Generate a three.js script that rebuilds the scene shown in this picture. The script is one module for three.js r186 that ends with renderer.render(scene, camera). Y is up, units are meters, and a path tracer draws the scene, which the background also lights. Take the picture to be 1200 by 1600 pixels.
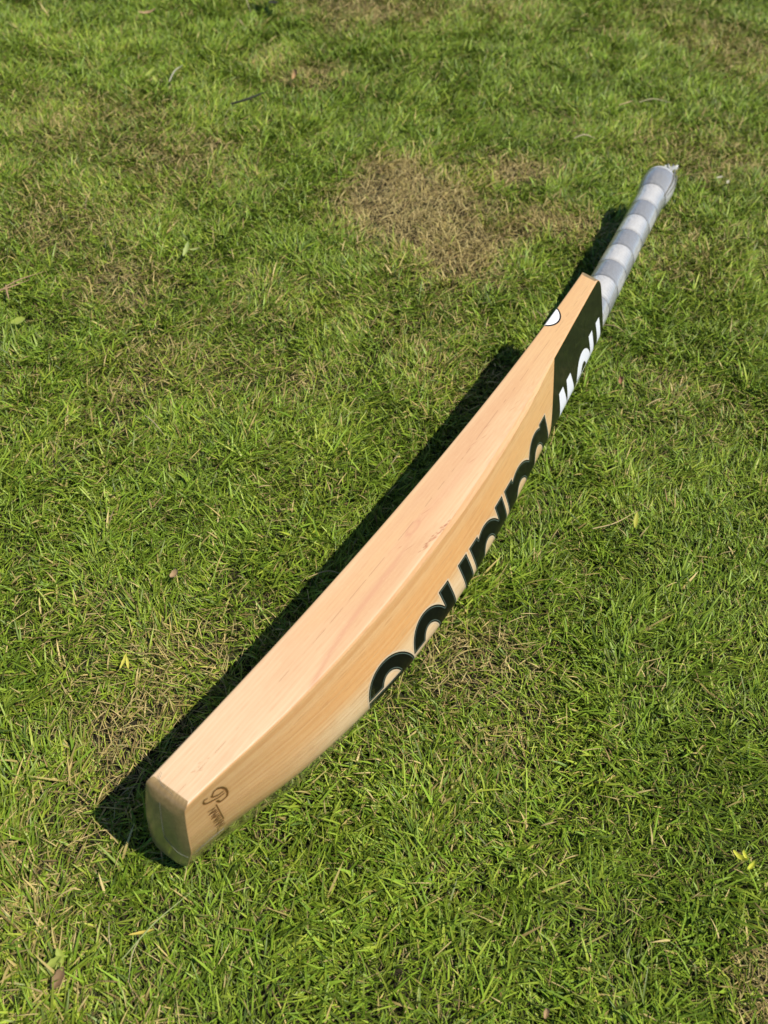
import * as THREE from 'three';
import * as BGU from 'three/addons/utils/BufferGeometryUtils.js';
import { Sky } from 'three/addons/objects/Sky.js';

// ------------------------------------------------------------------ camera, sky, sun, exposure
const scene = new THREE.Scene();
const camera = new THREE.PerspectiveCamera(59.4136, 768 / 1024, 0.02, 400);
camera.position.set(-0.02025, 0.55291, 0.44582);
camera.up.set(-0.08106, 0.6389, -0.76501);
camera.lookAt(-0.02025, 0.55291 - 0.76753, 0.44582 - 0.64101);
camera.focus = 0.63;
camera.userData.fStop = 9.5;
scene.add(camera);

const SUN = new THREE.Vector3(0.44339, 0.87823, 0.17923).normalize();
const sky = new Sky();
sky.name = 'sky';
sky.scale.setScalar(200);
const U = sky.material.uniforms;
U.sunPosition.value.copy(SUN);
U.turbidity.value = 2.2; U.rayleigh.value = 0.9; U.mieCoefficient.value = 0.004;
scene.add(sky);
scene.environmentIntensity = 0.1;
const sun = new THREE.DirectionalLight(0xfff1dc, 5);
sun.position.copy(SUN).multiplyScalar(6);
sun.castShadow = true; sun.shadow.mapSize.set(4096, 4096);
Object.assign(sun.shadow.camera, { left: -1.6, right: 1.6, top: 1.6, bottom: -1.6, near: 1, far: 12 });
scene.add(sun, sun.target);

const renderer = new THREE.WebGLRenderer({ antialias: true });
renderer.setSize(768, 1024);
renderer.toneMapping = THREE.LinearToneMapping;
renderer.toneMappingExposure = 1.17;
renderer.shadowMap.enabled = true;
renderer.shadowMap.type = THREE.PCFSoftShadowMap;

// ------------------------------------------------------------------ helpers
let seed = 20240611;
const rnd = () => { seed = (seed + 0x6d2b79f5) | 0; let t = Math.imul(seed ^ (seed >>> 15), 1 | seed); t = (t + Math.imul(t ^ (t >>> 7), 61 | t)) ^ t; return ((t ^ (t >>> 14)) >>> 0) / 4294967296; };
const rr = (a, b) => a + (b - a) * rnd();
const clamp = (x, a = 0, b = 1) => Math.min(b, Math.max(a, x));
const lerp = (a, b, t) => a + (b - a) * t;
const sstep = (a, b, x) => { const t = clamp((x - a) / (b - a)); return t * t * (3 - 2 * t); };
const hash = (x, y) => { let h = Math.imul(x | 0, 374761393) + Math.imul(y | 0, 668265263); h = Math.imul(h ^ (h >>> 13), 1274126177); return ((h ^ (h >>> 16)) >>> 0) / 4294967296; };
const vn = (x, y) => { const ix = Math.floor(x), iy = Math.floor(y), fx = x - ix, fy = y - iy, u = fx * fx * (3 - 2 * fx), v = fy * fy * (3 - 2 * fy); return lerp(lerp(hash(ix, iy), hash(ix + 1, iy), u), lerp(hash(ix, iy + 1), hash(ix + 1, iy + 1), u), v); };
const fbm = (x, y, n = 4) => { let s = 0, a = 0.5, t = 0; for (let i = 0; i < n; i++) { s += a * vn(x + i * 17.3, y - i * 9.1); t += a; a *= 0.5; x *= 2.03; y *= 2.03; } return s / t; };
const V = (x, y, z) => new THREE.Vector3(x, y, z);
function tag(o, label, category, group, kind) {
  if (label) o.userData.label = label;
  if (category) o.userData.category = category;
  if (group) o.userData.group = group;
  if (kind) o.userData.kind = kind;
  return o;
}
function shade(o) { o.castShadow = o.receiveShadow = true; return o; }
function part(name, geometry, material, parent) { const m = shade(new THREE.Mesh(geometry, material)); m.name = name; (parent || scene).add(m); return m; }
function dataTex(w, h, fn, srgb) {
  const d = new Uint8Array(w * h * 4);
  for (let j = 0; j < h; j++) for (let i = 0; i < w; i++) { const c = fn(i / (w - 1), j / (h - 1)), o = (j * w + i) * 4; for (let k = 0; k < 3; k++) d[o + k] = clamp(Array.isArray(c) ? c[k] : c) * 255; d[o + 3] = 255; }
  const t = new THREE.DataTexture(d, w, h, THREE.RGBAFormat);
  t.magFilter = THREE.LinearFilter; t.minFilter = THREE.LinearFilter; t.wrapS = t.wrapT = THREE.ClampToEdgeWrapping;
  if (srgb) t.colorSpace = THREE.SRGBColorSpace;
  t.needsUpdate = true; return t;
}
function canvasTex(w, h, draw) {
  const c = document.createElement('canvas'); c.width = w; c.height = h; draw(c.getContext('2d'), w, h);
  const t = new THREE.CanvasTexture(c); t.colorSpace = THREE.SRGBColorSpace; t.magFilter = THREE.LinearFilter; t.wrapS = t.wrapT = THREE.ClampToEdgeWrapping; return t;
}
function meshFrom(pos, idx, uv) {
  const g = new THREE.BufferGeometry();
  g.setAttribute('position', new THREE.Float32BufferAttribute(pos, 3));
  if (uv) g.setAttribute('uv', new THREE.Float32BufferAttribute(uv, 2));
  g.setIndex(idx); g.computeVertexNormals(); return g;
}

// ------------------------------------------------------------------ the bat: frame and profile (x from toe to handle, y across the blade, z from face to back)
const BL = 0.56, BW = 0.108;
const BAT = new THREE.Matrix4().set(0.4773, 0.11287, 0.87146, -0.14319, -0.01481, 0.99261, -0.12045, 0.00327, -0.87861, 0.04458, 0.47545, 0.26358, 0, 0, 0, 1);
const BATI = BAT.clone().invert();
const tab = (v) => (t) => { const n = v.length - 1, x = clamp(t) * n, i = Math.min(n - 1, Math.floor(x)), f = x - i, a = v[Math.max(0, i - 1)], b = v[i], c = v[i + 1], d = v[Math.min(n, i + 2)]; return b + 0.5 * f * (c - a + f * (2 * a - 5 * b + 4 * c - d + f * (3 * (b - c) + d - a))); };
const edgeT = tab([0.0245, 0.0319, 0.035, 0.0342, 0.0304, 0.0247, 0.0187, 0.0144]);
const spineT = tab([0.031, 0.0504, 0.0603, 0.0607, 0.0552, 0.0479, 0.0419, 0.0366]);
const bow = (t) => 0.009 * 4 * t * (1 - t);
const cross = (u) => 1 - (Math.sqrt(u * u + 0.02) - Math.sqrt(0.02)) / (Math.sqrt(1.02) - Math.sqrt(0.02));
const zBack = (x, y) => { const t = clamp(x / BL), u = Math.abs(y - BW / 2) / (BW / 2); return bow(t) + edgeT(t) + (spineT(t) - edgeT(t)) * cross(u); };
const insideBat = (p) => {   // p in bat axes
  if (p.x > 0.0015 && p.x < BL - 0.0015 && p.y > 0.001 && p.y < BW) return p.z > bow(p.x / BL) + 0.002 && p.z < zBack(p.x, p.y) - 0.002;
  if (p.x >= BL && p.x < 0.86) { const dy = p.y - 0.054, dz = p.z - (0.0187 - 0.1177 * (p.x - BL)); return dy * dy + dz * dz < 0.0175 * 0.0175; }
  return false;
};

// ------------------------------------------------------------------ the bat: materials
const grain = (x, y, s) => {   // long straight grain: x along, y across in metres
  const w = 0.0022 * fbm(x * 9 + s, y * 30, 3) + 0.0006 * vn(x * 60, y * 200 + s);
  const line = vn(3.1 + s, (y + w) * 620), fine = vn(x * 110, y * 2600 + s), hair = vn(x * 320 + s, y * 5200);
  return { line, fine, hair };
};
// colours here are sRGB 0..1
const mix3 = (a, b, t) => [lerp(a[0], b[0], t), lerp(a[1], b[1], t), lerp(a[2], b[2], t)];
const EH = 0.042;
const flecks = []; for (let i = 0; i < 46; i++) { const k = rnd(); flecks.push([0.215 + 0.03 * k + rr(-0.004, 0.004), 0.0305 + 0.0025 * k + 0.0014 * rnd() - 0.0014 * rnd(), rr(0.0005, 0.0018), rr(0.00015, 0.0004)]); }
for (let i = 0; i < 9; i++) flecks.push([rr(0.2, 0.42), rr(0.012, 0.026), rr(0.0015, 0.004), rr(0.0001, 0.0002)]);
for (let i = 0; i < 12; i++) flecks.push([0.018 + 0.014 * rnd(), 0.014 + 0.004 * rnd(), rr(0.0003, 0.0008), rr(0.0001, 0.0002)]);
const edgeCol = (u, v) => {
  const x = u * BL, z = v * EH, zt = z + 0.0025 * (fbm(x * 7, 3.3, 3) - 0.5);
  const g = grain(x, z, 11);
  let c = mix3([0.868, 0.722, 0.578], [0.838, 0.662, 0.515], sstep(0.25, 0.75, fbm(x * 11, zt * 110, 4)));
  c = mix3(c, [0.872, 0.715, 0.535], sstep(0.5, 0.8, fbm(x * 5 + 7, zt * 60 + 3, 3)) * 0.6);
  c = mix3(c, [0.87, 0.70, 0.49], sstep(0.33, 0.5, x) * 0.75);
  c = mix3(c, [0.875, 0.775, 0.665], (1 - sstep(0.03, 0.16, x + 0.02 * (fbm(x * 20, z * 80, 2) - 0.5))) * 0.6);
  // pink streak that runs across the flat grain, and its branches
  const d1 = z - (0.0335 - (x - 0.094) * 0.13 - 0.0025 * Math.sin((x - 0.09) * 40)); c = mix3(c, [0.8, 0.565, 0.455], Math.exp(-(d1 * d1) / 2.2e-6) * sstep(0.075, 0.1, x) * (1 - sstep(0.16, 0.26, x)) * 0.5);
  const d2 = z - (0.017 + (x - 0.2) * 0.02); c = mix3(c, [0.83, 0.6, 0.49], Math.exp(-(d2 * d2) / 9e-6) * sstep(0.17, 0.22, x) * (1 - sstep(0.23, 0.35, x)) * 0.4);
  const k = Math.hypot((x - 0.226) / 3.2, z - 0.017); c = mix3(c, [0.79, 0.565, 0.455], Math.exp(-(((k - 0.0022) / 0.0006) ** 2)) * 0.45);
  const k2 = Math.hypot((x - 0.42) / 9, z - 0.02 + 0.002 * Math.sin(x * 30)); c = mix3(c, [0.80, 0.6, 0.41], (0.5 + 0.5 * Math.sin(k2 * 5200 + 3 * fbm(x * 20, z * 90, 2))) * 0.22 * sstep(0.3, 0.42, x));
  const cat = 0.5 + 0.5 * Math.sin((zt + 0.010 * fbm(x * 5 + 2, z * 25, 3)) * 2100); c = mix3(c, [0.81, 0.62, 0.47], cat * 0.22);
  c = mix3(c, [0.79, 0.59, 0.45], sstep(0.55, 0.95, g.fine) * 0.28);
  c = mix3(c, [0.90, 0.77, 0.62], sstep(0.7, 1, g.hair) * 0.3);
  // hairline dark grain line along the edge
  const ln = z - (0.0165 + 0.0014 * (fbm(x * 14, 1.7, 3) - 0.5) - 0.006 * sstep(0.05, 0.5, x)), on = sstep(0.42, 0.55, fbm(x * 120, 8.8, 2));
  c = mix3(c, [0.5, 0.33, 0.22], Math.exp(-(ln * ln) / 1.4e-8) * on * 0.6);
    for (const [fx, fz, fl, fw] of flecks) { const dx = (x - fx) / fl, dz = (z - fz - 0.25 * (x - fx)) / fw; if (dx * dx < 4 && dz * dz < 4) c = mix3(c, [0.62, 0.36, 0.24], Math.exp(-dx * dx - dz * dz) * 0.5); }
  return c;
};
// burned signature on the back beside the toe: strokes in (x, y) metres of the back
const burnStrokes = [];
{
  // strokes on a small grid (45 to the picture millimetre), laid on the back
  const S = ([gx, gy]) => { const dx = gx / 8.571 - 63, dy = gy / 8.571 - 20; return [0.0229 + 0.000327 * dx - 0.000108 * dy, 0.0946 - 0.000467 * dx - 0.00057 * dy]; };
  const q = (w, ...pts) => burnStrokes.push({ pts: pts.map(S), w: w * 1.25 });
  q(0.0011, [455, 225], [480, 165], [530, 125], [590, 112], [645, 130], [672, 175], [668, 225], [640, 255], [605, 285], [570, 308], [530, 292]);
  q(0.0009, [335, 300], [355, 325], [400, 318], [470, 285], [560, 240], [620, 195]);
  q(0.0009, [340, 300], [350, 272], [385, 255]);
  q(0.0009, [450, 222], [470, 238], [540, 215], [610, 165]);
  q(0.0006, [520, 345], [560, 415], [600, 490], [640, 555]);
  const zig = []; for (let i = 0; i < 13; i++) { const t = i / 12; zig.push([420 + 150 * t + 14 * Math.sin(i * 2.3), 440 + 265 * t], [505 + 160 * t, 385 + 250 * t + 6 * Math.sin(i * 1.7)]); }
  for (let i = 0; i + 1 < zig.length; i++) q(i % 2 ? 0.00045 : 0.00075, zig[i], zig[i + 1]);
  q(0.0006, [585, 720], [600, 800], [620, 780]);
}
const segDist = (x, y, a, b) => { const dx = b[0] - a[0], dy = b[1] - a[1], t = clamp(((x - a[0]) * dx + (y - a[1]) * dy) / (dx * dx + dy * dy)); return Math.hypot(x - a[0] - t * dx, y - a[1] - t * dy); };
const burn = (x, y) => { if (x > 0.04 || y < 0.012) return 0; let m = 0; for (const s of burnStrokes) for (let i = 0; i + 1 < s.pts.length; i++) { const d = segDist(x, y, s.pts[i], s.pts[i + 1]); m = Math.max(m, 1 - sstep(s.w * 0.3, s.w * 0.72, d)); } return m; };
const backCol = (u, v) => {
  const x = u * BL, y = v * BW, g = grain(x, y, 3), band = y + 0.006 * (fbm(x * 6, 2.2, 2) - 0.5);
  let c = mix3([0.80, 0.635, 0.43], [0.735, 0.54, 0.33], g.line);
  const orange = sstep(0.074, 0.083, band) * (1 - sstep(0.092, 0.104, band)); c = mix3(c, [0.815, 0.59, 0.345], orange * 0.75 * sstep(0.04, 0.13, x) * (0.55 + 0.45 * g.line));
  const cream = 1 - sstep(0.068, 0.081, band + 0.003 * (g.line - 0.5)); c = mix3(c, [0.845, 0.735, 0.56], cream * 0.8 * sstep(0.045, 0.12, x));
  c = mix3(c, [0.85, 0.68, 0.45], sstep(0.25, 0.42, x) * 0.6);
  c = mix3(c, [0.69, 0.5, 0.31], sstep(0.5, 0.95, g.fine) * 0.4);
  c = mix3(c, [0.87, 0.73, 0.53], sstep(0.65, 1, g.hair) * 0.22);
  const st = y - (0.0885 + 0.0009 * Math.sin(x * 35)); c = mix3(c, [0.62, 0.44, 0.28], Math.exp(-(st * st) / 5e-8) * sstep(0.06, 0.08, x) * (1 - sstep(0.1, 0.125, x)) * 0.5);
  const b = burn(x, y); if (b > 0) c = mix3(c, [0.31, 0.16, 0.06], b * 0.92);
  if (x < 0.05) { let h = 0; for (const s of burnStrokes) for (let i = 0; i + 1 < s.pts.length; i++) h = Math.max(h, 1 - segDist(x, y, s.pts[i], s.pts[i + 1]) / 0.003); if (h > 0) c = mix3(c, [0.6, 0.4, 0.2], h * 0.35 * vn(x * 900, y * 900)); }
  return c;
};
const faceCol = (u, v) => { const x = u * BL, y = v * BW, g = grain(x, y, 29); let c = mix3([0.87, 0.745, 0.57], [0.8, 0.64, 0.45], g.line * 0.7); return mix3(c, [0.7, 0.53, 0.36], sstep(0.55, 0.95, g.fine) * 0.3); };
const toeCol = (u, v) => { const g = vn(u * 26, v * 90), h = vn(u * 90, v * 260); return mix3(mix3([0.62, 0.53, 0.36], [0.53, 0.45, 0.29], g), [0.44, 0.37, 0.23], sstep(0.6, 1, h) * 0.3); };
const film = { color: new THREE.Color(0.82, 0.82, 0.82), clearcoat: 0.55, clearcoatRoughness: 0.16, roughness: 0.5, ior: 1.45 };
const bumpTex = (fn, w, h) => dataTex(w, h, fn);
const M = {
  edge: new THREE.MeshPhysicalMaterial({ ...film, color: new THREE.Color(0.81, 0.87, 0.83), map: dataTex(2048, 224, edgeCol, true), bumpMap: bumpTex((u, v) => 0.5 + 0.5 * (grain(u * BL, v * EH, 11).fine - 0.5), 2048, 160), bumpScale: 0.00006 }),
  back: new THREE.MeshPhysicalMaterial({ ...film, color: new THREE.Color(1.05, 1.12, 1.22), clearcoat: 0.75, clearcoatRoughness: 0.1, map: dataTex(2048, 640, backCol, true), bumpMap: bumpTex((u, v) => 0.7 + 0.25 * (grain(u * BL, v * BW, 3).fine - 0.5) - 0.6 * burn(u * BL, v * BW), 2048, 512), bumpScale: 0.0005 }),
  face: new THREE.MeshPhysicalMaterial({ ...film, map: dataTex(1024, 256, faceCol, true) }),
  toe: new THREE.MeshPhysicalMaterial({ ...film, clearcoat: 0.55, clearcoatRoughness: 0.16, map: dataTex(128, 256, toeCol, true) }),
};

// ------------------------------------------------------------------ the bat: blade
const bat = new THREE.Group(); bat.name = 'cricket_bat';
bat.applyMatrix4(BAT); scene.add(bat);
tag(bat, 'pale willow cricket bat with striped white handle lying on its edge on the lawn', 'cricket bat');
const toeX = (y) => { const u = Math.abs(y - BW / 2) / (BW / 2), R = y > BW / 2 ? 0.004 : 0.010, e = Math.max(0, Math.abs(y - BW / 2) - (BW / 2 - R)); return 0.003 * u * u + R - Math.sqrt(Math.max(0, R * R - e * e)); };
const endX = (y) => { const R = 0.012, e = Math.max(0, Math.abs(y - BW / 2) - (BW / 2 - R)); return BL - (R - Math.sqrt(Math.max(0, R * R - e * e))); };
{
  const NX = 150, RC = 0.0014, rb = (x) => 0.0014 + 0.0034 * sstep(0.14, 0.33, x) * (1 - sstep(0.37, 0.44, x));
  const faces = [0, 1, 2, 3].map((m) => ({ m, pts: [] })), D = Math.PI / 180;
  const zf = (x) => bow(x / BL), ze = (x) => bow(x / BL) + edgeT(x / BL), cz = (a, r) => r * (1 - Math.cos(a * D)), cy = (a, r) => r * (1 - Math.sin(a * D));
  const F = (i, y, z, v) => faces[i].pts.push([y, z, v]);
  // top edge from the face to the back, then the back downwards, the bottom edge, the face upwards
  for (const a of [45, 65, 90]) F(0, () => BW - cy(a, RC), (x) => zf(x) + cz(a, RC), () => cz(a, RC) / EH);
  for (let i = 1; i < 8; i++) { const w = (x) => lerp(RC, edgeT(x / BL) - rb(x), i / 8); F(0, () => BW, (x) => zf(x) + w(x), (x) => w(x) / EH); }
  for (const a of [90, 75, 60, 45]) F(0, (x) => BW - cy(a, rb(x)), (x) => ze(x) - cz(a, rb(x)), (x) => (edgeT(x / BL) - cz(a, rb(x))) / EH);
  for (const a of [45, 30, 15]) F(1, (x) => BW - cy(a, rb(x)), (x) => lerp(ze(x), zBack(x, BW - cy(a, rb(x))), (45 - a) / 45) - cz(a, rb(x)), (x) => (BW - cy(a, rb(x))) / BW);
  for (let i = 0; i <= 44; i++) { const y = (x) => BW / 2 + (BW / 2 - rb(x)) * Math.cos((i / 44) * Math.PI); F(1, y, (x) => zBack(x, y(x)), (x) => y(x) / BW); }
  for (const a of [15, 30, 45]) F(1, (x) => cy(a, rb(x)), (x) => lerp(ze(x), zBack(x, cy(a, rb(x))), (45 - a) / 45) - cz(a, rb(x)), (x) => cy(a, rb(x)) / BW);
  for (const a of [45, 60, 75, 90]) F(2, (x) => cy(a, rb(x)), (x) => ze(x) - cz(a, rb(x)), (x) => (edgeT(x / BL) - cz(a, rb(x))) / EH);
  for (let i = 7; i > 0; i--) { const w = (x) => lerp(RC, edgeT(x / BL) - rb(x), i / 8); F(2, () => 0, (x) => zf(x) + w(x), (x) => w(x) / EH); }
  for (const a of [90, 65, 45]) F(2, () => cy(a, RC), (x) => zf(x) + cz(a, RC), () => cz(a, RC) / EH);
  for (const a of [45, 25]) F(3, () => cy(a, RC), (x) => zf(x) + cz(a, RC), () => cy(a, RC) / BW);
  for (let i = 44; i >= 0; i--) { const y = BW / 2 + (BW / 2 - RC) * Math.cos((i / 44) * Math.PI); F(3, () => y, zf, () => y / BW); }
  for (const a of [25, 45]) F(3, () => BW - cy(a, RC), (x) => zf(x) + cz(a, RC), () => (BW - cy(a, RC)) / BW);
  const pos = [], uv = [], idx = [], groups = [];
  for (const f of faces) {
    const base = pos.length / 3, n = f.pts.length, start = idx.length;
    for (let i = 0; i <= NX; i++) for (const [fy, fz, fv] of f.pts) { const s = i / NX, xm = s * BL, ym = fy(xm), x = lerp(toeX(ym), endX(ym), s), y = fy(x); pos.push(x, y, fz(x)); uv.push(x / BL, fv(x)); }
    for (let i = 0; i < NX; i++) for (let j = 0; j < n - 1; j++) { const p = base + i * n + j; idx.push(p, p + 1, p + n, p + 1, p + n + 1, p + n); }
    groups.push([start, idx.length - start, f.m]);
  }
  // caps at the toe and the shoulder
  const cap = (xf, dir, m) => {
    const start = idx.length, base = pos.length / 3, yy = []; for (let i = 0; i <= 60; i++) { const q = i / 60; yy.push(BW / 2 - (BW / 2) * Math.cos(q * Math.PI)); }
    const K = 8;
    for (const y of yy) for (let k = 0; k <= K; k++) { const x = xf(y), a = bow(x / BL), e = Math.min(y, BW - y), c = e < RC ? RC - Math.sqrt(Math.max(0, RC * RC - (RC - e) ** 2)) : 0, rq = RC, cb = e < rq ? rq - Math.sqrt(Math.max(0, rq * rq - (rq - e) ** 2)) : 0, b = zBack(x, y); const q = k / K; pos.push(x + dir * (dir < 0 ? 0.002 : 0.0012) * (1 - (2 * q - 1) ** 4) * sstep(0, 0.01, e), y, lerp(a + c, b - cb, q)); uv.push(q, y / BW); }
    for (let i = 0; i < 60; i++) for (let k = 0; k < K; k++) { const p = base + i * (K + 1) + k; if (dir < 0) idx.push(p, p + 1, p + K + 1, p + 1, p + K + 2, p + K + 1); else idx.push(p, p + K + 1, p + 1, p + 1, p + K + 1, p + K + 2); }
    groups.push([start, idx.length - start, m]);
  };
  cap(toeX, -1, 4); cap(endX, 1, 4);
  const g = new THREE.BufferGeometry();
  g.setAttribute('position', new THREE.Float32BufferAttribute(pos, 3)); g.setAttribute('uv', new THREE.Float32BufferAttribute(uv, 2)); g.setIndex(idx); g.computeVertexNormals();
  for (const [a, n, m] of groups) g.addGroup(a, n, m);
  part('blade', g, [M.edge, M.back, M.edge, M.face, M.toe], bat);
}
// a patch of sticker that follows the back: P(a, b) gives (x, y)
function backPatch(na, nb, P, UV, lift) {
  const pos = [], uv = [], idx = [];
  for (let i = 0; i <= na; i++) for (let j = 0; j <= nb; j++) {
    const [x, y] = P(i / na, j / nb), e = 1e-4, zx = (zBack(x + e, y) - zBack(x - e, y)) / (2 * e), zy = (zBack(x, y + e) - zBack(x, y - e)) / (2 * e), n = V(-zx, -zy, 1).normalize();
    pos.push(x + n.x * lift, y + n.y * lift, zBack(x, y) + n.z * lift); uv.push(...UV(x, y));
  }
  for (let i = 0; i < na; i++) for (let j = 0; j < nb; j++) { const p = i * (nb + 1) + j; idx.push(p, p + nb + 1, p + 1, p + 1, p + nb + 1, p + nb + 2); }
  return meshFrom(pos, idx, uv);
}
// lower-case letters: x runs with the reading direction from 0, y up from the base line, in units of the x-height
const ring = (cx, w, ix, iy) => (c) => { c.ellipse(cx, 0.5, w, 0.5, 0, 0, Math.PI * 2); c.moveTo(cx + ix, 0.5); c.ellipse(cx, 0.5, ix, iy, 0, 0, Math.PI * 2, true); };
const box = (x0, x1, y0, y1) => (c) => { c.moveTo(x0, y0); c.lineTo(x1, y0); c.lineTo(x1, y1); c.lineTo(x0, y1); c.closePath(); };
const LETTERS = {
  a: { w: 0.95, f: [ring(0.47, 0.47, 0.19, 0.24), box(0.70, 0.97, 0, 1)] },
  b: { w: 0.95, f: [ring(0.48, 0.47, 0.19, 0.24), box(0, 0.27, 0, 1.42)] },
  c: { w: 0.9, f: [ring(0.46, 0.46, 0.19, 0.26)], cut: [0.6, 1.0, 0.4, 0.62] },
  e: { w: 0.95, f: [ring(0.47, 0.47, 0.19, 0.27), box(0.12, 0.9, 0.40, 0.55)], cut: [0.6, 1.0, 0.365, 0.392] },
  l: { w: 0.29, f: [box(0, 0.27, 0, 1.42)] },
  n: { w: 0.9, f: [box(0, 0.27, 0, 1), box(0.575, 0.845, 0, 0.6), (c) => { c.moveTo(0.12, 0.6); c.ellipse(0.48, 0.6, 0.365, 0.4, 0, Math.PI, 0, true); c.lineTo(0.575, 0.6); c.ellipse(0.42, 0.6, 0.155, 0.16, 0, 0, Math.PI); c.closePath(); }] },
  w: { w: 1.25, f: [(c) => { const p = [[0, 1], [0.27, 1], [0.39, 0.42], [0.5, 1], [0.75, 1], [0.86, 0.42], [0.98, 1], [1.25, 1], [1.0, 0], [0.74, 0], [0.625, 0.5], [0.51, 0], [0.25, 0]]; p.forEach(([x, y], i) => (i ? c.lineTo(x, y) : c.moveTo(x, y))); c.closePath(); }] },
};
// draws a letter whose reading direction is -x of the bat and whose base line lies at y = base, so it stands upside down to the top edge; S pixels a metre
function letter(ctx, S, ch, xRight, base, xh, fill, sx = 1) {
  const L = LETTERS[ch];
  ctx.save();
  ctx.scale(S, S); ctx.transform(1, 0, -0.2, 1, 0, 0); ctx.translate(0.2 * base, 0); ctx.translate(xRight, base); ctx.scale(-xh * sx, -xh);
  if (L.cut) { ctx.beginPath(); ctx.rect(-0.3, -0.3, 2, 2.2); const [x0, x1, y0, y1] = L.cut; ctx.moveTo(x0, y0); ctx.lineTo(x0, y1); ctx.lineTo(x1 + 0.2, y1); ctx.lineTo(x1 + 0.2, y0); ctx.closePath(); ctx.clip('evenodd'); }
  for (const f of L.f) { ctx.beginPath(); f(ctx); ctx.fillStyle = fill; ctx.fill('evenodd'); }
  ctx.restore();
}
const wavy = bumpTex((u, v) => 0.5 + 0.7 * (fbm(u * 60, v * 16, 3) - 0.5), 512, 256);
const sticker = { bumpMap: wavy, bumpScale: 0.00022, roughness: 0.5, specularIntensity: 0.3, clearcoat: 0.4, clearcoatRoughness: 0.06 };
{
  // dark green panel with white letters, up to the shoulder
  const S = 9000, x0 = 0.37, W = 1800, H = Math.round(0.11 * S);
  const map = canvasTex(W, H, (c) => {
    c.fillStyle = '#1c210f'; c.fillRect(0, 0, W, H);
    for (let i = 0; i < 9000; i++) { c.fillStyle = rnd() < 0.5 ? 'rgba(52,62,36,0.10)' : 'rgba(12,18,10,0.12)'; c.fillRect(rnd() * W, rnd() * H, rr(1, 14), rr(1, 3)); }
    c.translate(-x0 * S, 0);
    letter(c, S, 'n', 0.5490, 0.0770, 0.046, '#dfe5ea', 0.78);
    letter(c, S, 'e', 0.5190, 0.0752, 0.046, '#dfe5ea', 0.94);
    letter(c, S, 'w', 0.4768, 0.0765, 0.046, '#dfe5ea', 0.84);
  });
  map.flipY = false;
  const P = (a, b) => { const y = lerp(0.1071, 0.0012, b), l = 0.4372 - 0.492 * (0.1071 - y) * (y > 0.054 ? 1 : 1) , r = endX(y) - 0.0006; return [lerp(l, r, a), y]; };
  const g = backPatch(40, 48, P, (x, y) => [((x - x0) * S) / W, (y * S) / H], 0.00018);
  part('panel_sticker', g, new THREE.MeshPhysicalMaterial({ ...sticker, map }), bat).userData.label = 'dark green sticker with white lettering below the handle';
}
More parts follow.
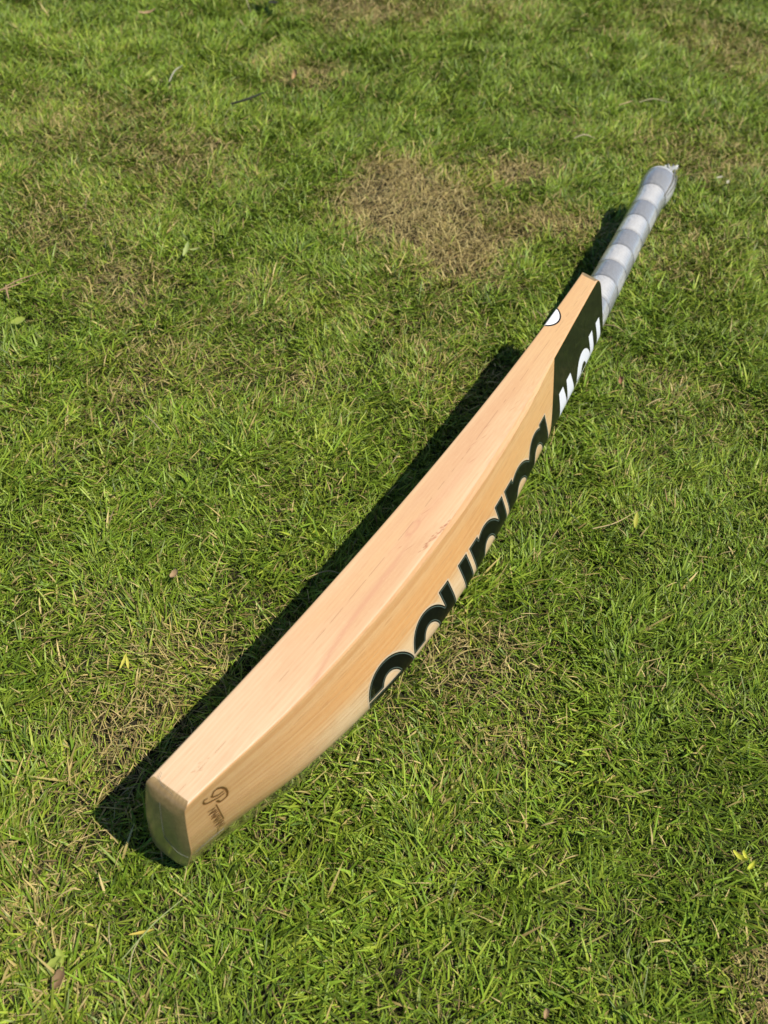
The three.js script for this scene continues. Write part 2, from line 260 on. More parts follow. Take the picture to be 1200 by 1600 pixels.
{
  // black word with a thin pale inline along the spine
  const S = 6600, x0 = 0.112, W = 2048, H = Math.round(0.11 * S);
  const cv = document.createElement('canvas'); cv.width = W; cv.height = H; const c = cv.getContext('2d');
  c.translate(-x0 * S, 0);
  for (const [ch, x, sx] of [['b', 0.4045, 0.94], ['a', 0.3690, 1.10], ['l', 0.3127, 0.98], ['a', 0.3030, 0.98], ['n', 0.2523, 0.95], ['c', 0.2155, 0.98], ['e', 0.1715, 1.02]]) letter(c, S, ch, x, ch === 'b' ? 0.081 : 0.0785, ch === 'b' ? 0.051 : 0.0485, '#000', sx);
  const a = c.getImageData(0, 0, W, H).data;
  // distance in metres to the outline: from inside to the nearest gap, from outside to the nearest letter
  const edt = (inside) => {
    const f = new Float32Array(W * H); for (let i = 0; i < W * H; i++) f[i] = (a[i * 4 + 3] > 127) === inside ? 1e9 : 0;
    const run = (n, get, set) => { const v = new Int32Array(n), z = new Float32Array(n + 1), g = new Float32Array(n); let k = 0; for (let q = 0; q < n; q++) g[q] = get(q); v[0] = 0; z[0] = -1e20; z[1] = 1e20; for (let q = 1; q < n; q++) { let t = (g[q] + q * q - g[v[k]] - v[k] * v[k]) / (2 * q - 2 * v[k]); while (t <= z[k] && k > 0) { k--; t = (g[q] + q * q - g[v[k]] - v[k] * v[k]) / (2 * q - 2 * v[k]); } if (t <= z[k]) { v[k] = q; z[k + 1] = 1e20; } else { k++; v[k] = q; z[k] = t; z[k + 1] = 1e20; } } k = 0; for (let q = 0; q < n; q++) { while (z[k + 1] < q) k++; set(q, (q - v[k]) ** 2 + g[v[k]]); } };
    for (let x = 0; x < W; x++) run(H, (q) => f[q * W + x], (q, t) => { f[q * W + x] = t; });
    for (let y = 0; y < H; y++) run(W, (q) => f[y * W + q], (q, t) => { f[y * W + q] = t; });
    return f.map((t) => Math.sqrt(t) / S);
  };
  const dIn = edt(true), dOut = edt(false), px = new Uint8Array(W * H * 4);
  for (let i = 0; i < W * H; i++) {
    const d = dIn[i] > 0 ? dIn[i] : -dOut[i], nz = 4 * (hash(i % W, (i / W) | 0) - 0.5);
    const line = Math.exp(-(((d - 0.0012) / 0.00022) ** 2)), ink = sstep(-0.00008, 0.00008, d), halo = sstep(-0.0016, -0.001, d);
    const col = mix3(mix3([222, 208, 176], [7, 10, 6], ink), [120, 142, 132], line * 0.9);
    for (let k = 0; k < 3; k++) px[i * 4 + k] = clamp(col[k] + nz, 0, 255);
    px[i * 4 + 3] = 255 * Math.max(ink, halo * 0.55);
  }
  const map = new THREE.DataTexture(px, W, H, THREE.RGBAFormat); map.colorSpace = THREE.SRGBColorSpace; map.magFilter = map.minFilter = THREE.LinearFilter; map.needsUpdate = true;
  const g = backPatch(110, 60, (a, b) => [lerp(0.116, 0.4135, a), lerp(0.0835, 0.004, b)], (x, y) => [((x - x0) * S) / W, (y * S) / H], 0.00015);
  part('word_sticker', g, new THREE.MeshPhysicalMaterial({ ...sticker, map, transparent: true }), bat).userData.label = 'black lettering with a thin pale inline along the spine';
}
{
  // round white sticker that wraps from the face over the edge
  const R = 0.0163, cx = 0.4785, cs = -0.0078, pos = [], uv = [], idx = [], NR = 10, NA = 64;
  const put = (x, s) => { const z0 = bow(x / BL), e = 0.00016, r = 0.0014; let y, z; if (s > r) { y = BW + e; z = z0 + s; } else if (s < -r) { y = BW + s; z = z0 - e; } else { const a = ((s + r) / (2 * r)) * Math.PI / 2; y = BW - r + (r + e) * Math.sin(a); z = z0 + r - (r + e) * Math.cos(a); } pos.push(x, y, z); };
  for (let i = 0; i <= NR; i++) for (let k = 0; k < NA; k++) { const a = (k / NA) * 2 * Math.PI, r = (R * i) / NR, px = cx + r * Math.cos(a), s = cs + r * Math.sin(a); put(px, s); uv.push(0.5 + 0.5 * (i / NR) * Math.cos(a), 0.5 + 0.5 * (i / NR) * Math.sin(a)); }
  for (let i = 0; i < NR; i++) for (let k = 0; k < NA; k++) { const p = i * NA + k, q = i * NA + ((k + 1) % NA); idx.push(p, p + NA, q, q, p + NA, q + NA); }
  const map = canvasTex(256, 256, (c) => { c.fillStyle = '#15181a'; c.fillRect(0, 0, 256, 256); c.fillStyle = '#e9edf0'; c.beginPath(); c.arc(128, 128, 117, 0, 7); c.fill(); });
  part('round_sticker', meshFrom(pos, idx, uv), new THREE.MeshPhysicalMaterial({ ...sticker, map }), bat).userData.label = 'round white sticker with a black rim wrapping over the edge';
}

// ------------------------------------------------------------------ the bat: handle with its banded grip, and the shrink wrap
{
  const axis = (x) => V(x, 0.054 - 0.0053 * (x - BL), 0.0187 - 0.1177 * (x - BL));
  const rad = (x) => { let r = lerp(0.0163, 0.0151, sstep(0.56, 0.72, x)); r = lerp(r, 0.0186, sstep(0.79, 0.828, x)); if (x > 0.838) r *= Math.sqrt(Math.max(0, 1 - ((x - 0.838) / 0.0135) ** 2)) * 0.97 + 0.03 * (x < 0.851); return r; };
  const NA = 72;
  function tube(xs, rs, phase) {
    const pos = [], uv = [], idx = [];
    xs.forEach((x, i) => { const c = axis(x); for (let k = 0; k <= NA; k++) { const a = (k / NA) * 2 * Math.PI; pos.push(c.x, c.y + rs[i] * Math.cos(a), c.z + rs[i] * Math.sin(a)); uv.push(k / NA + phase, i / (xs.length - 1)); } });
    for (let i = 0; i < xs.length - 1; i++) for (let k = 0; k < NA; k++) { const p = i * (NA + 1) + k; idx.push(p, p + 1, p + NA + 1, p + 1, p + NA + 2, p + NA + 1); }
    return meshFrom(pos, idx, uv);
  }
  // half the girth of a band is grey, half white; the two meet in a printed halftone
  const bandCol = (u, v) => {
    const a = (u + 0.02 * (vn(v * 30, 2) - 0.5)) % 1, d = 0.5 + 0.5 * Math.cos(2 * Math.PI * a) ;
    const dots = 0.5 + 0.5 * Math.sin((u * 260 + v * 24)) * Math.sin(u * 260 - v * 24), m = sstep(0.3, 0.8, d + 0.2 * (dots - 0.5));
    const n = 0.03 * (vn(u * 200, v * 60) - 0.5), rim = v < 0.07 ? 0.05 : 0;
    const c = mix3([0.535 - rim, 0.55 - rim, 0.56 - rim], [0.74 - rim, 0.75 - rim, 0.745 - rim], m); return c.map((x) => x + n);
  };
  const gmap = dataTex(512, 64, bandCol, true); gmap.wrapS = THREE.RepeatWrapping;
  const gb = dataTex(512, 256, (u, v) => 0.5 + 0.8 * (fbm(u * 34, v * 5, 4) - 0.5) + 0.25 * (Math.abs(fbm(u * 20 + v * 7, v * 4, 2) - 0.5) < 0.012 ? 1 : 0)); gb.wrapS = THREE.RepeatWrapping;
  const gm = new THREE.MeshPhysicalMaterial({ map: gmap, bumpMap: gb, bumpScale: 0.001, roughness: 0.35, clearcoat: 1, clearcoatRoughness: 0.1 });
  const bounds = [0.545, 0.588, 0.6185, 0.6475, 0.6775, 0.7077, 0.7384, 0.7694, 0.8035, 0.836];
  for (let i = 0; i + 1 < bounds.length; i++) {
    const xs = [], rs = []; for (let k = 0; k <= 10; k++) { const q = k / 10, x = lerp(bounds[i], bounds[i + 1], q); xs.push(x); rs.push(rad(x) + 0.0004 * (1 - (2 * q - 1) ** 6) - 0.0002 * q); }
    part('grip_band', tube(xs, rs, (i % 2 ? 0 : 0.5) + 0.14), gm, bat);
  }
  const xs = [], rs = []; for (let k = 0; k <= 14; k++) { const x = lerp(0.836, 0.8513, Math.sin((k / 14) * Math.PI / 2)); xs.push(x); rs.push(rad(x)); }
  part('handle_cap', tube(xs, rs, 0.14), gm, bat);
  // film: the twisted end behind the handle, and the welded seam along it
  const filmMat = new THREE.MeshPhysicalMaterial({ color: 0xe4e8ea, roughness: 0.25, transmission: 0.5, thickness: 0, clearcoat: 1, clearcoatRoughness: 0.08, ior: 1.5 });
  const pos = [], idx = [], n = 14, m = 9, e = axis(0.848);
  for (let i = 0; i <= m; i++) for (let k = 0; k <= n; k++) { const q = i / m, s = k / n - 0.5, w = lerp(0.007, 0.013, q); pos.push(e.x + q * 0.0095 + 0.003 * vn(k * 0.9, 5) * q, e.y + 0.010 + 0.004 * q + 0.0022 * Math.sin(k * 1.5 + q * 3) * q + s * w * 0.35, e.z + 0.003 + s * w + 0.0016 * Math.sin(k * 1.1 + i * 0.8)); }
  for (let i = 0; i < m; i++) for (let k = 0; k < n; k++) { const p = i * (n + 1) + k; idx.push(p, p + 1, p + n + 1, p + 1, p + n + 2, p + n + 1); }
  part('wrap_tail', meshFrom(pos, idx), filmMat, bat).userData.label = 'crumpled end of clear wrap behind the handle';
  const seamMat = new THREE.MeshPhysicalMaterial({ color: 0xb9b9ae, roughness: 0.35, transmission: 0.75, thickness: 0, ior: 1.5 });
  const seam = (pts, r, name) => part(name, new THREE.TubeGeometry(new THREE.CatmullRomCurve3(pts), 60, r, 6), seamMat, bat);
  const onH = (x, a, l) => { const c = axis(x), r = rad(Math.min(x, 0.842)) + l; return V(c.x, c.y + r * Math.cos(a), c.z + r * Math.sin(a)); };
  seam([onH(0.849, 0.5, 0.0004), onH(0.838, 0.62, 0.001), onH(0.825, 0.72, 0.0013), onH(0.81, 0.78, 0.0008), onH(0.80, 0.86, 0.0003)], 0.0008, 'wrap_seam');
  seam([onH(0.847, 0.85, 0.0004), onH(0.836, 0.95, 0.001), onH(0.822, 0.98, 0.0012), onH(0.806, 1.0, 0.0003)], 0.0006, 'wrap_seam');
  // seam round the toe
  const tz = (y, q) => lerp(bow(0), zBack(toeX(y), y), q);
  const tp = (y, q, o = 0.0022) => V(toeX(y) - o, y, tz(y, q));
  const thin = 0.00016;
  seam([tp(0.101, 0.43), tp(0.09, 0.44), tp(0.07, 0.45), tp(0.056, 0.46)], thin, 'wrap_seam');
  seam([tp(0.056, 0.46), tp(0.05, 0.6), tp(0.045, 0.78), tp(0.041, 0.97, 0.0004)], thin, 'wrap_seam');
  for (const [o, w] of [[0, 0.00016], [0.0012, 0.00012], [0.0022, 0.0001], [-0.0008, 0.0001]]) seam([V(0.0085 + o, BW + 0.0001, 0.003), V(0.0062 + o * 0.7, BW - 0.0002 - o * 0.1, 0.008), V(0.0066 + o * 1.3, BW - 0.0002, 0.0125), V(0.0058 + o, BW - 0.0004, 0.017 + o)], w, 'wrap_seam');
  const bp = (x, y) => V(x, y, zBack(x, y) + 0.0002);
  seam([bp(0.004, 0.044), bp(0.012, 0.047), bp(0.022, 0.048)], thin, 'wrap_seam');
  // loose film over the lower half of the back beside the toe
  {
    const P2 = [], I2 = [], na = 60, nb = 26;
    for (let i = 0; i <= na; i++) for (let j = 0; j <= nb; j++) { const a = i / na, b = j / nb, y = lerp(0.074, 0.004, b), x = toeX(y) + 0.0005 + a * 0.135, bulge = Math.sin(Math.pow(a, 0.6) * Math.PI) * Math.sin(Math.pow(b, 0.8) * Math.PI); P2.push(x, y, zBack(x, y) + 0.0004 + 0.0042 * bulge + 0.0016 * bulge * (fbm(x * 120 + y * 90, y * 220, 3) - 0.5)); }
    for (let i = 0; i < na; i++) for (let j = 0; j < nb; j++) { const p = i * (nb + 1) + j; I2.push(p, p + nb + 1, p + 1, p + 1, p + nb + 1, p + nb + 2); }
    part('shrink_wrap', meshFrom(P2, I2), new THREE.MeshPhysicalMaterial({ color: 0xffffff, roughness: 0.08, transmission: 1, thickness: 0, ior: 1.5 }), bat).userData.label = 'clear film standing off the wood beside the toe';
  }
}

// ------------------------------------------------------------------ the lawn: where it is dry, how deep it stands
// dry patches on the ground: x, z, half width, half depth, strength
const DRY = [
  [-0.015, -0.475, 0.085, 0.085, 1.35], [0.035, -0.41, 0.055, 0.05, 1.05], [-0.035, -0.55, 0.055, 0.045, 1.1], [0.105, -0.575, 0.05, 0.032, 0.85], [0.15, -0.47, 0.05, 0.035, 0.8], [0.105, -0.445, 0.035, 0.03, 0.6],
  [-0.42, -0.60, 0.13, 0.1, 0.36], [-0.30, -0.535, 0.09, 0.07, 0.46], [-0.40, -0.40, 0.1, 0.08, 0.34], [-0.172, -0.77, 0.05, 0.06, 0.6], [-0.215, -0.82, 0.035, 0.05, 0.45], [-0.08, -1.02, 0.11, 0.06, 0.6], [0.1, -1.05, 0.08, 0.06, 0.35],
  [0.34, -0.66, 0.085, 0.07, 0.4], [0.285, -0.44, 0.075, 0.06, 0.32], [0.05, 0.105, 0.03, 0.02, 0.42], [0.028, 0.088, 0.022, 0.014, 0.3], [-0.15, 0.13, 0.036, 0.036, 0.5], [-0.175, 0.185, 0.04, 0.026, 0.5], [-0.19, 0.225, 0.04, 0.03, 0.3],
  [0.222, 0.325, 0.03, 0.03, 0.9], [-0.20, -0.17, 0.075, 0.045, 0.3], [0.03, -0.19, 0.05, 0.04, 0.35], [-0.1, -0.16, 0.04, 0.03, 0.35], [-0.22, 0.30, 0.05, 0.04, 0.45], [0.45, -0.95, 0.09, 0.1, 0.4], [-0.30, -0.30, 0.06, 0.05, 0.35], [0.25, -0.2, 0.05, 0.04, 0.3],
];
const green = [[-0.02, -0.72, 0.2, 0.1], [-0.38, -0.9, 0.14, 0.09], [-0.13, -0.56, 0.07, 0.08], [-0.16, -0.45, 0.06, 0.09], [0.23, -0.5, 0.06, 0.05], [0.26, -0.83, 0.16, 0.14], [-0.07, 0.29, 0.08, 0.05], [0.12, 0.3, 0.08, 0.05], [0.2, 0.12, 0.08, 0.08], [0.16, -0.06, 0.06, 0.07]];
const blob = (x, z, cx, cz, w, h) => { const dx = (x - cx) / w, dz = (z - cz) / h; return Math.exp(-0.9 * (dx * dx + dz * dz) ** 1.3); };
function dryness(x, z) {
  const wx = x + 0.05 * (fbm(x * 14, z * 14, 3) - 0.5), wz = z + 0.05 * (fbm(x * 14 + 40, z * 14, 3) - 0.5);
  let d = 0; for (const [cx, cz, w, h, s] of DRY) d = Math.max(d, s * blob(wx, wz, cx, cz, w, h));
  let g = 0; for (const [cx, cz, w, h] of green) g = Math.max(g, blob(wx, wz, cx, cz, w, h));
  const n = fbm(x * 7 + 3, z * 7, 4);
  return clamp(d + 0.24 * sstep(0.5, 0.8, n) * (1 - g) + 0.1 * (fbm(x * 40, z * 40, 2) - 0.5) - 0.08 * g);
}
const soilY = (x, z) => -0.0128 + 0.0035 * (fbm(x * 9, z * 9, 3) - 0.5);
// ground sheet
{
  const tile = 0.5;
  const soil = (u, v) => {
    const w = (f, o) => { const a = fbm(u * f + o, v * f, 3), b = fbm((u - 1) * f + o, v * f, 3), c = fbm(u * f + o, (v - 1) * f, 3), d = fbm((u - 1) * f + o, (v - 1) * f, 3), su = sstep(0.7, 1, u), sv = sstep(0.7, 1, v); return lerp(lerp(a, b, su), lerp(c, d, su), sv); };
    return mix3(mix3([0.09, 0.085, 0.04], [0.17, 0.155, 0.08], w(30, 0)), [0.17, 0.2, 0.08], sstep(0.45, 0.7, w(12, 60)) * 0.7);
  };
  const map = dataTex(512, 512, soil, true); map.wrapS = map.wrapT = THREE.RepeatWrapping;
  const mat = new THREE.MeshStandardMaterial({ map, roughness: 1 });
  const N = 150, pos = [], uv = [], idx = [], st = (q) => { const s = q * 2 - 1; return Math.sign(s) * (Math.abs(s) * 1.3 + 38.7 * Math.abs(s) ** 9); };
  for (let i = 0; i <= N; i++) for (let j = 0; j <= N; j++) { const x = st(i / N), z = st(j / N) - 0.35, far = Math.hypot(x, z) > 2.4; pos.push(x, far ? -0.0128 : soilY(x, z), z); uv.push(x / tile, z / tile); }
  for (let i = 0; i < N; i++) for (let j = 0; j < N; j++) { const p = i * (N + 1) + j; idx.push(p, p + 1, p + N + 1, p + 1, p + N + 2, p + N + 1); }
  tag(part('ground', meshFrom(pos, idx, uv), mat), null, null, null, 'structure');
}
// how likely a place is to be seen: 1 in the frame, 0 far outside
function coverage(x, z) {
  if (z > 0.75 || z < -1.9) return 0;
  const t = (0.35 - z) / 1.38, l = lerp(-0.235, -0.68, t), r = lerp(0.245, 0.58, t);
  const out = Math.max(l - x, x - r, z - 0.37, -1.2 - z, 0);
  return 1 - sstep(0.05, 0.3, out);
}
// one leaf of grass: grows along +z from the origin while it bends over; folded along the middle
function leafGeo(len, wid, lean, bend, twist, fold = 0.25, rows = 5) {
  const pos = [], idx = [], p = V(0, 0, 0); let ang = lean;
  for (let i = 0; i <= rows; i++) {
    const t = i / rows, w = wid * 0.5 * (t < 0.12 ? lerp(0.62, 1, t / 0.12) : Math.pow(1 - Math.pow((t - 0.12) / 0.88, 2.2), 0.75)), tw = twist * t;
    const dir = V(0, Math.cos(ang), Math.sin(ang)), nrm = V(0, Math.sin(ang), -Math.cos(ang)), side = V(Math.cos(tw), 0, 0).addScaledVector(nrm, Math.sin(tw));
    const up = V().crossVectors(side, dir);
    if (i === rows) pos.push(p.x, p.y, p.z);
    else for (const s of [-1, 0, 1]) { const q = p.clone().addScaledVector(side, s * w).addScaledVector(up, s === 0 ? w * fold : 0); pos.push(q.x, q.y, q.z); }
    p.addScaledVector(dir, len / rows); ang += bend / rows;
  }
  for (let i = 0; i < rows - 1; i++) for (const k of [0, 1]) { const a = i * 3 + k; idx.push(a, a + 1, a + 3, a + 1, a + 4, a + 3); }
  const a = (rows - 1) * 3, t = rows * 3; idx.push(a, a + 1, t, a + 1, a + 2, t);
  return meshFrom(pos, idx);
}
{
  const lawn = new THREE.Group(); lawn.name = 'grass'; scene.add(lawn);
  tag(lawn, 'short mown green grass with straw coloured dry patches all round the bat', 'grass', null, 'stuff');
  const leafMat = new THREE.MeshPhysicalMaterial({ color: 0xffffff, roughness: 0.45, transmission: 0.12, thickness: 0, specularIntensity: 0.6, side: THREE.DoubleSide });
  const strawMat = new THREE.MeshPhysicalMaterial({ color: 0xffffff, roughness: 0.8, transmission: 0.12, thickness: 0, side: THREE.DoubleSide });
  const G = (l, w, a, bnd, t, f) => leafGeo(l * 0.00084, w * 0.00071, a, bnd, t, f, 4);
  const geos = [
    G(18, 1.7, 0.35, 0.9, 0.3), G(20, 1.9, 0.6, 0.7, -0.5), G(16, 1.5, 0.9, 0.4, 0.6), G(23, 2.1, 0.75, 0.8, 0.2), G(19, 1.1, 0.5, 1.2, -0.9), G(14, 2.0, 0.7, 0.5, 0.1, 0.4),
    G(25, 1.4, 0.9, 0.35, 1.0), G(13, 1.1, 0.2, 0.6, 0.2), G(27, 0.9, 1.0, 0.45, 0.4), G(19, 2.4, 0.7, 0.75, -0.3, 0.35), G(30, 1.8, 0.75, 0.6, 0.5), G(16, 1.3, 0.3, 0.4, -0.4),
  ];
  const strawGeos = [G(18, 0.9, 1.25, 0.35, 0.5, 0.3), G(25, 0.75, 1.3, 0.2, 1.2, 0.3), G(13, 1.1, 1.1, 0.8, -0.6, 0.3), G(16, 1.4, 0.8, 0.9, 0.8, 0.3)];
  const sets = [...geos, ...strawGeos].map(() => ({ m: [], c: [] }));
  const q = new THREE.Quaternion(), qa = new THREE.Quaternion(), mt = new THREE.Matrix4(), pt = V(0, 0, 0), s3 = V(1, 1, 1), col = new THREE.Color(), ax = V(0, 0, 0), b3 = V(0, 0, 0);
  const tips = [...geos, ...strawGeos].map((g) => { const a = g.attributes.position, n = a.count; return [n - 1, Math.floor(n / 2), Math.floor(n / 4), Math.floor(n * 0.75)].map((i) => V(a.getX(i), a.getY(i), a.getZ(i))); });
  const put = (gi, x, y, z, yaw, tilt, sc, wd, r, g, b) => {
    pt.set(x, y, z); q.setFromAxisAngle(ax.set(0, 1, 0), yaw); qa.setFromAxisAngle(ax.set(rr(-1, 1), 0, rr(-1, 1)).normalize(), tilt); q.premultiply(qa); s3.set(sc * wd, sc, sc);
    mt.compose(pt, q, s3);
    for (const t of tips[gi]) { b3.copy(t).applyMatrix4(mt).applyMatrix4(BATI); if (insideBat(b3)) return; }
    sets[gi].m.push(mt.clone()); sets[gi].c.push(r, g, b);
  };
  const step = 0.00206, DENS = 1;   // a jittered grid
  for (let gx = -1.15; gx < 1.05; gx += step) for (let gz = -1.85; gz < 0.75; gz += step) {
    const cov = coverage(gx, gz); if (cov <= 0.02 || rnd() > lerp(0.1, 1, cov)) continue;
    const d = dryness(gx, gz), tuft = fbm(gx * 38, gz * 38, 2), big = fbm(gx * 11 + 9, gz * 11 + 4, 3), flow = (fbm(gx * 10 + 70, gz * 10, 2) - 0.5) * 14;
    // green leaves
    const want = (1 - 0.5 * d) * lerp(0.95, 1.4, sstep(0.25, 0.75, tuft)) * DENS;
    for (let k = 0; k < (rnd() < want ? 1 : 0) + (rnd() < want * 0.6 - 0.22 ? 1 : 0); k++) {
      const x = gx + rr(-1, 1) * step, z = gz + rr(-1, 1) * step, deadHere = rnd() < 0.03 + 0.6 * d + 0.3 * sstep(0.6, 1, d);
      const yaw = rnd() < 0.45 ? flow + rr(-0.9, 0.9) : rnd() * 6.283, sc = rr(0.5, 1.15) * lerp(0.76, 1.16, sstep(0.25, 0.75, tuft)) * lerp(1, 0.8, d), gi = Math.floor(rnd() * geos.length);
      let r, g, b;
      if (deadHere) { const t = rnd(); r = lerp(0.27, 0.56, t); g = lerp(0.24, 0.46, t); b = lerp(0.075, 0.175, t); if (rnd() < 0.22) { r *= 0.5; g *= 0.46; b *= 0.45; } }
      else {
        const t = rnd(), y = clamp(rr(-0.3, 0.75) + 0.5 * (big - 0.5) + 0.5 * d);
        r = lerp(0.098, 0.255, t); g = lerp(0.19, 0.405, t); b = lerp(0.01, 0.038, t);
        r = lerp(r, r * 1.5, y); g = lerp(g, g * 1.08, y); b = lerp(b, b * 1.5, y);
        if (rnd() < 0.08) { b += 0.025; g *= 0.95; }
        const dk = lerp(0.8, 1.16, big) * (rnd() < 0.3 ? 0.55 : 1.08); r *= dk; g *= dk; b *= dk;  // patchy tone, plus some blades coloured darker to stand for shaded ones
      }
      put(gi, x, soilY(x, z) + rr(-0.001, 0.003), z, yaw, rr(0, 0.5), sc, rr(0.7, 1.2), r, g, b);
    }
    // straw and clippings lying in and on the turf
    if (rnd() < 0.07 + 0.45 * d) {
      const x = gx + rr(-1, 1) * step, z = gz + rr(-1, 1) * step, t = rnd(), lift = rnd() < 0.25 + 0.55 * d ? rr(0.003, 0.0105 - 0.003 * d) : rr(0, 0.004), w = rnd();
      let r = lerp(0.24, 0.54, t), g = lerp(0.21, 0.45, t), b = lerp(0.075, 0.19, t); if (w < 0.25) { r *= 0.6; g *= 0.52; b *= 0.5; }
      put(geos.length + Math.floor(rnd() * strawGeos.length), x, soilY(x, z) + lift, z, rnd() * 6.283, rr(0, 0.35), rr(0.5, 1.15), rr(0.6, 1.3), r, g, b);
    }
  }
  let total = 0;
  [...geos, ...strawGeos].forEach((g, i) => {
    const s = sets[i]; if (!s.m.length) return; total += s.m.length;
    const im = new THREE.InstancedMesh(g, i < geos.length ? leafMat : strawMat, s.m.length); im.name = i < geos.length ? 'grass_blade' : 'straw';
    s.m.forEach((m, k) => { im.setMatrixAt(k, m); im.setColorAt(k, col.setRGB(s.c[k * 3], s.c[k * 3 + 1], s.c[k * 3 + 2])); });
    im.castShadow = im.receiveShadow = true; im.userData.kind = 'stuff'; lawn.add(im);
  });
  console.log('blades', total);
}

// ------------------------------------------------------------------ single things lying on the lawn
const plain = (r, g, b, t = 0.2, rough = 0.7) => new THREE.MeshPhysicalMaterial({ color: new THREE.Color(r, g, b), roughness: rough, transmission: t, thickness: 0, side: THREE.DoubleSide });
const STRAW = plain(0.46, 0.37, 0.17, 0.1), PALE = plain(0.44, 0.4, 0.22, 0.1), STEM = plain(0.34, 0.42, 0.15), LIME = plain(0.33, 0.42, 0.06, 0.3), YELLOW = plain(0.6, 0.5, 0.09, 0.25), BROWN = plain(0.2, 0.13, 0.06, 0.1), DARK = plain(0.02, 0.024, 0.014, 0), TAN = plain(0.36, 0.25, 0.13, 0.15), WHITE = plain(0.45, 0.45, 0.34, 0.2);
// a stalk through ground points [x, z, height]: round, tapered to both ends
function stalk(pts, r) {
  r *= 0.78;
  const c = new THREE.CatmullRomCurve3(pts.map(([x, z, y]) => V(x, y * 0.75 - 0.002, z))), n = 24, m = 6, fr = c.computeFrenetFrames(n), pos = [], idx = [];
  for (let i = 0; i <= n; i++) { const p = c.getPoint(i / n), w = r * (0.35 + 0.65 * Math.sin(Math.PI * clamp(i / n + 0.15)) ** 0.5); for (let k = 0; k < m; k++) { const a = (k / m) * 6.2832; pos.push(...p.clone().addScaledVector(fr.normals[i], w * Math.cos(a)).addScaledVector(fr.binormals[i], w * 0.7 * Math.sin(a)).toArray()); } }
  for (let i = 0; i < n; i++) for (let k = 0; k < m; k++) { const p = i * m + k, q = i * m + ((k + 1) % m); idx.push(p, q, p + m, q, q + m, p + m); }
  return meshFrom(pos, idx);
}
// a leaf of length l and width w at a ground point, cupped and curled
function leafSheet(x, z, y, yaw, l, w, curl, cup, tilt = 0.2) {
  const pos = [], idx = [], n = 12, m = 6, o = new THREE.Object3D(); o.position.set(x, y, z); o.rotation.set(0, yaw, tilt, 'YXZ'); o.updateMatrix();
  for (let i = 0; i <= n; i++) for (let k = 0; k <= m; k++) { const t = i / n, s = (k / m) * 2 - 1, h = w * 0.5 * Math.pow(Math.sin(Math.PI * clamp(t * 0.96 + 0.02)), 0.7) * (1 + 0.12 * Math.sin(t * 19)); const a = (t - 0.4) * curl; pos.push(...V(curl ? (Math.sin(a) / curl) * l : (t - 0.4) * l, (curl ? ((1 - Math.cos(a)) / curl) * l : 0) + cup * Math.abs(s) ** 1.5 * h, s * h).applyMatrix4(o.matrix).toArray()); }
  for (let i = 0; i < n; i++) for (let k = 0; k < m; k++) { const p = i * (m + 1) + k; idx.push(p, p + 1, p + m + 1, p + 1, p + m + 2, p + m + 1); }
  return meshFrom(pos, idx);
}
const one = (name, geometry, material, label, category, group) => tag(part(name, geometry, material), label, category, group);
one('grass_stem', stalk([[-0.146, 0.325, 0.004], [-0.131, 0.305, 0.009], [-0.112, 0.284, 0.006]], 0.0007), STEM, 'long pale green stem slanting across the turf below the toe of the bat', 'grass stem');
one('yellow_grass_blade', leafSheet(-0.139, 0.311, 0.003, 0.25, 0.015, 0.0017, 0.7, 0.5, 0.05), YELLOW, 'short yellow orange blade lying flat below the bat near the bottom left', 'grass blade');
one('straw_stalk', stalk([[-0.1385, 0.314, 0.005], [-0.1405, 0.322, 0.006], [-0.1395, 0.336, 0.004]], 0.0006), PALE, 'pale straight straw just below the yellow orange blade', 'straw');
one('straw_stalk_001', stalk([[-0.158, 0.306, 0.004], [-0.1555, 0.314, 0.007], [-0.1525, 0.322, 0.004]], 0.0005), PALE, 'thin pale straw left of the yellow orange blade', 'straw');
one('brown_leaf', leafSheet(-0.178, 0.338, 0.001, 1.2, 0.013, 0.006, 1.2, 0.5), BROWN, 'small brown withered leaf with a lime sprout behind it, bottom left', 'leaf');
one('lime_sprout', BGU.mergeGeometries([leafSheet(-0.183, 0.330, 0.002, 0.6, 0.011, 0.0045, 0.8, 0.4), leafSheet(-0.1795, 0.3265, 0.002, 2.2, 0.009, 0.004, 0.8, 0.4)]), LIME, 'small lime green sprout touching a brown withered leaf', 'sprout');
one('yellow_leaf', BGU.mergeGeometries([leafSheet(0.2155, 0.2405, 0.003, -0.9, 0.014, 0.0032, 2.4, 0.9, 0.3), leafSheet(0.2215, 0.2455, 0.003, 0.7, 0.010, 0.0026, 2.2, 0.9, 0.2), leafSheet(0.219, 0.239, 0.003, 2.1, 0.008, 0.0022, 2, 0.8, 0.3)]), plain(0.62, 0.66, 0.06, 0.35), 'bright yellow curled leaf on the green grass at the far lower right', 'leaf');
one('straw_stalk_002', stalk([[0.180, -0.279, 0.003], [0.191, -0.272, 0.010], [0.2005, -0.264, 0.009]], 0.0011), STRAW, 'thick tan straw poking out beside the lower end of the handle', 'straw');
one('brown_leaf_001', leafSheet(-0.172, 0.063, 0.002, 0.5, 0.009, 0.006, 1.6, 0.6, 0.4), TAN, 'pinkish tan dry leaf scrap on the grass left of the middle of the bat', 'leaf');
one('broad_leaf', BGU.mergeGeometries([leafSheet(-0.378, -0.209, 0.003, 0.3, 0.014, 0.010, 0.4, 0.2, 0.15), leafSheet(-0.395, -0.198, 0.002, 2.4, 0.011, 0.006, 0.5, 0.2, 0.2)]), LIME, 'pale green broad weed leaf at the left border of the lawn', 'weed leaf');
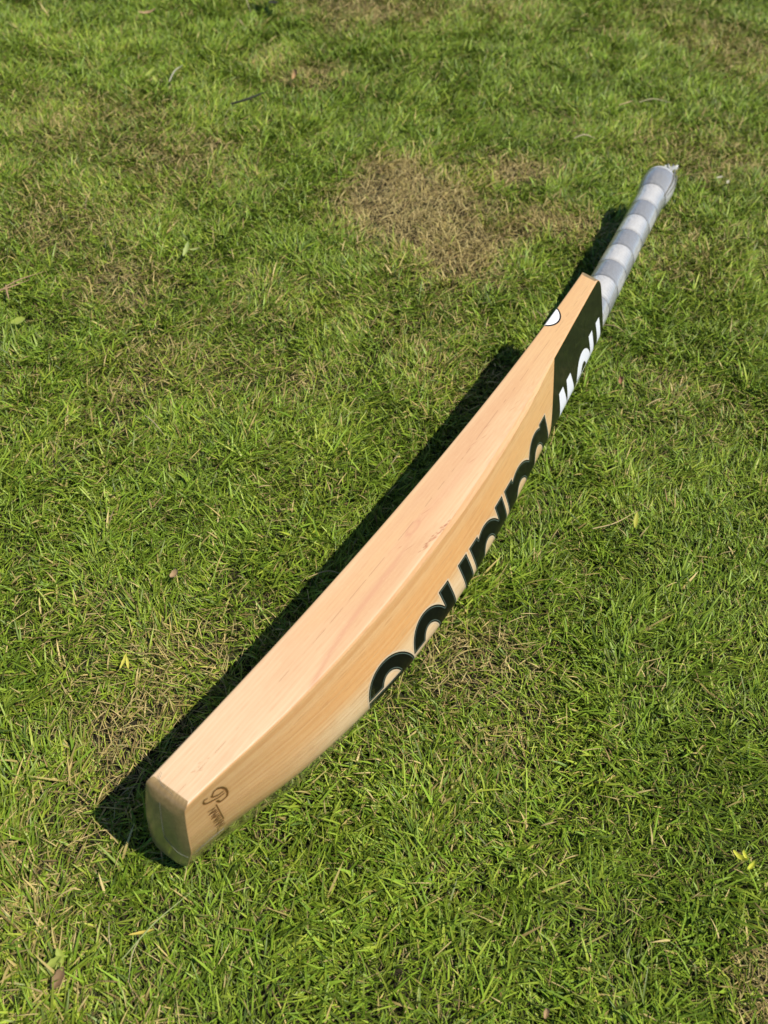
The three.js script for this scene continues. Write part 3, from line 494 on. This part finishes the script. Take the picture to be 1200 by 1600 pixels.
one('broad_leaf_001', BGU.mergeGeometries([leafSheet(-0.245, -0.338, 0.006, 1.3, 0.017, 0.005, 0.9, 0.4, 0.5), leafSheet(-0.238, -0.344, 0.004, -0.2, 0.013, 0.0035, 0.9, 0.3, 0.3)]), plain(0.4, 0.5, 0.16, 0.3), 'pale upright weed leaf standing in grass left of the dry patch', 'weed leaf');
one('yellow_grass_blade_001', BGU.mergeGeometries([leafSheet(-0.191, 0.140, 0.003, 1.3, 0.012, 0.0022, 0.8, 0.3, 0.3), leafSheet(-0.1875, 0.141, 0.003, 1.9, 0.009, 0.002, 0.8, 0.3, 0.3)]), plain(0.6, 0.58, 0.08, 0.3), 'bright yellow forked blade in the grass up and left of the toe', 'grass blade');
one('dark_grass_leaf', stalk([[-0.255, -0.662, 0.006], [-0.236, -0.668, 0.012], [-0.224, -0.678, 0.014], [-0.216, -0.694, 0.01]], 0.0021), DARK, 'dark curved blade lying on pale grass left of the top middle', 'grass blade');
one('dark_leaf', BGU.mergeGeometries([leafSheet(-0.259, -0.972, 0.014, -0.3, 0.04, 0.018, 0.9, 0.3, 0.1), leafSheet(-0.243, -0.957, 0.012, -1.2, 0.022, 0.013, 0.7, 0.3, 0.1)]), DARK, 'near black curled leaf at the top border of the lawn', 'leaf');
one('pale_stem', stalk([[-0.296, -1.0, 0.012], [-0.286, -0.97, 0.02], [-0.273, -0.938, 0.008]], 0.0016), PALE, 'whitish stem left of the near black leaf at the top', 'stem');
one('orange_leaf', leafSheet(-0.184, -0.742, 0.007, 1.2, 0.016, 0.006, 2.2, 0.8, 0.6), plain(0.4, 0.25, 0.11, 0.2), 'orange tan leaf scrap standing in the grass near the top middle', 'leaf');
one('tan_leaf', leafSheet(-0.412, -0.886, 0.012, 0.1, 0.03, 0.008, 1.4, 0.4, 0.1), TAN, 'long tan curled leaf on green grass near the top left', 'leaf');
one('lime_weed', BGU.mergeGeometries([leafSheet(-0.369, -0.715, 0.008, 0.9, 0.018, 0.006, 0.8, 0.3, 0.3), leafSheet(-0.358, -0.70, 0.007, 2.2, 0.013, 0.004, 0.8, 0.3, 0.2)]), LIME, 'small lime green weed with a whitish stem beside it, top left', 'weed');
one('pale_stem_001', stalk([[-0.342, -0.705, 0.008], [-0.337, -0.72, 0.018], [-0.330, -0.738, 0.018]], 0.0012), WHITE, 'short whitish stem standing beside the small lime weed', 'stem');
one('pale_stem_002', stalk([[-0.232, -0.10, 0.006], [-0.221, -0.089, 0.010], [-0.210, -0.078, 0.006]], 0.0008), PALE, 'pale bent stem on green grass left of the shadow of the bat', 'stem');
one('straw_stalk_003', stalk([[0.147, -0.014, 0.006], [0.164, -0.02, 0.008], [0.186, -0.036, 0.008]], 0.0009), STRAW, 'orange tan straw right of the black lettering', 'straw');
one('yellow_grass_blade_002', leafSheet(0.1815, -0.022, 0.006, 1.4, 0.014, 0.0036, 0.6, 0.4, 0.3), plain(0.42, 0.44, 0.05, 0.3), 'olive yellow broad blade just below the orange tan straw', 'grass blade');
one('straw_stalk_004', stalk([[-0.073, 0.055, 0.005], [-0.058, 0.050, 0.009], [-0.043, 0.052, 0.006]], 0.0007), STRAW, 'curved tan straw on the grass just left of the long shadow', 'straw');
one('straw_wisp', BGU.mergeGeometries([stalk([[-0.412, -0.25, 0.008], [-0.40, -0.253, 0.012], [-0.385, -0.27, 0.01]], 0.0012), stalk([[-0.405, -0.26, 0.008], [-0.398, -0.245, 0.012], [-0.394, -0.237, 0.01]], 0.0018), stalk([[-0.41, -0.247, 0.008], [-0.395, -0.262, 0.014], [-0.375, -0.285, 0.01]], 0.001)]), TAN, 'small wisp of tan straw at the left border', 'straw');
one('straw_stalk_005', stalk([[0.244, -0.738, 0.01], [0.256, -0.742, 0.014], [0.263, -0.751, 0.012]], 0.0014), STRAW, 'short thick straw above and left of the end of the handle', 'straw');
one('straw_stalk_006', stalk([[0.272, -0.751, 0.01], [0.29, -0.757, 0.014], [0.316, -0.757, 0.01]], 0.001), PALE, 'long thin pale straw right of the short thick straw', 'straw');
one('straw_stalk_007', stalk([[0.178, -0.643, 0.008], [0.19, -0.645, 0.014], [0.204, -0.645, 0.01]], 0.0014), PALE, 'whitish straw left of the end of the handle', 'straw');
one('straw_stalk_008', stalk([[0.209, -0.165, 0.005], [0.219, -0.17, 0.010], [0.226, -0.174, 0.008]], 0.0009), STRAW, 'short straw lying on green grass right of the dark green sticker', 'straw');
one('reddish_leaf', leafSheet(0.189, -0.196, 0.001, 1.4, 0.010, 0.004, 2.6, 0.9, 0.5), plain(0.3, 0.15, 0.08, 0.15), 'reddish leaf scrap on the grass right of the dark green sticker', 'leaf');
one('white_petal', BGU.mergeGeometries([leafSheet(0.348, -0.576, 0.004, 0.2, 0.008, 0.004, 0.6, 0.3, 0.2), leafSheet(0.357, -0.568, 0.003, 1.1, 0.007, 0.0035, 0.6, 0.3, 0.1)]), WHITE, 'pair of tiny whitish petals on the grass right of the handle end', 'petal');
one('brown_leaf_002', leafSheet(0.0915, 0.334, 0.000, 1.3, 0.008, 0.003, 2.4, 0.9, 0.5), TAN, 'small tan curled leaf at the bottom border right of the middle', 'leaf');

renderer.render(scene, camera);
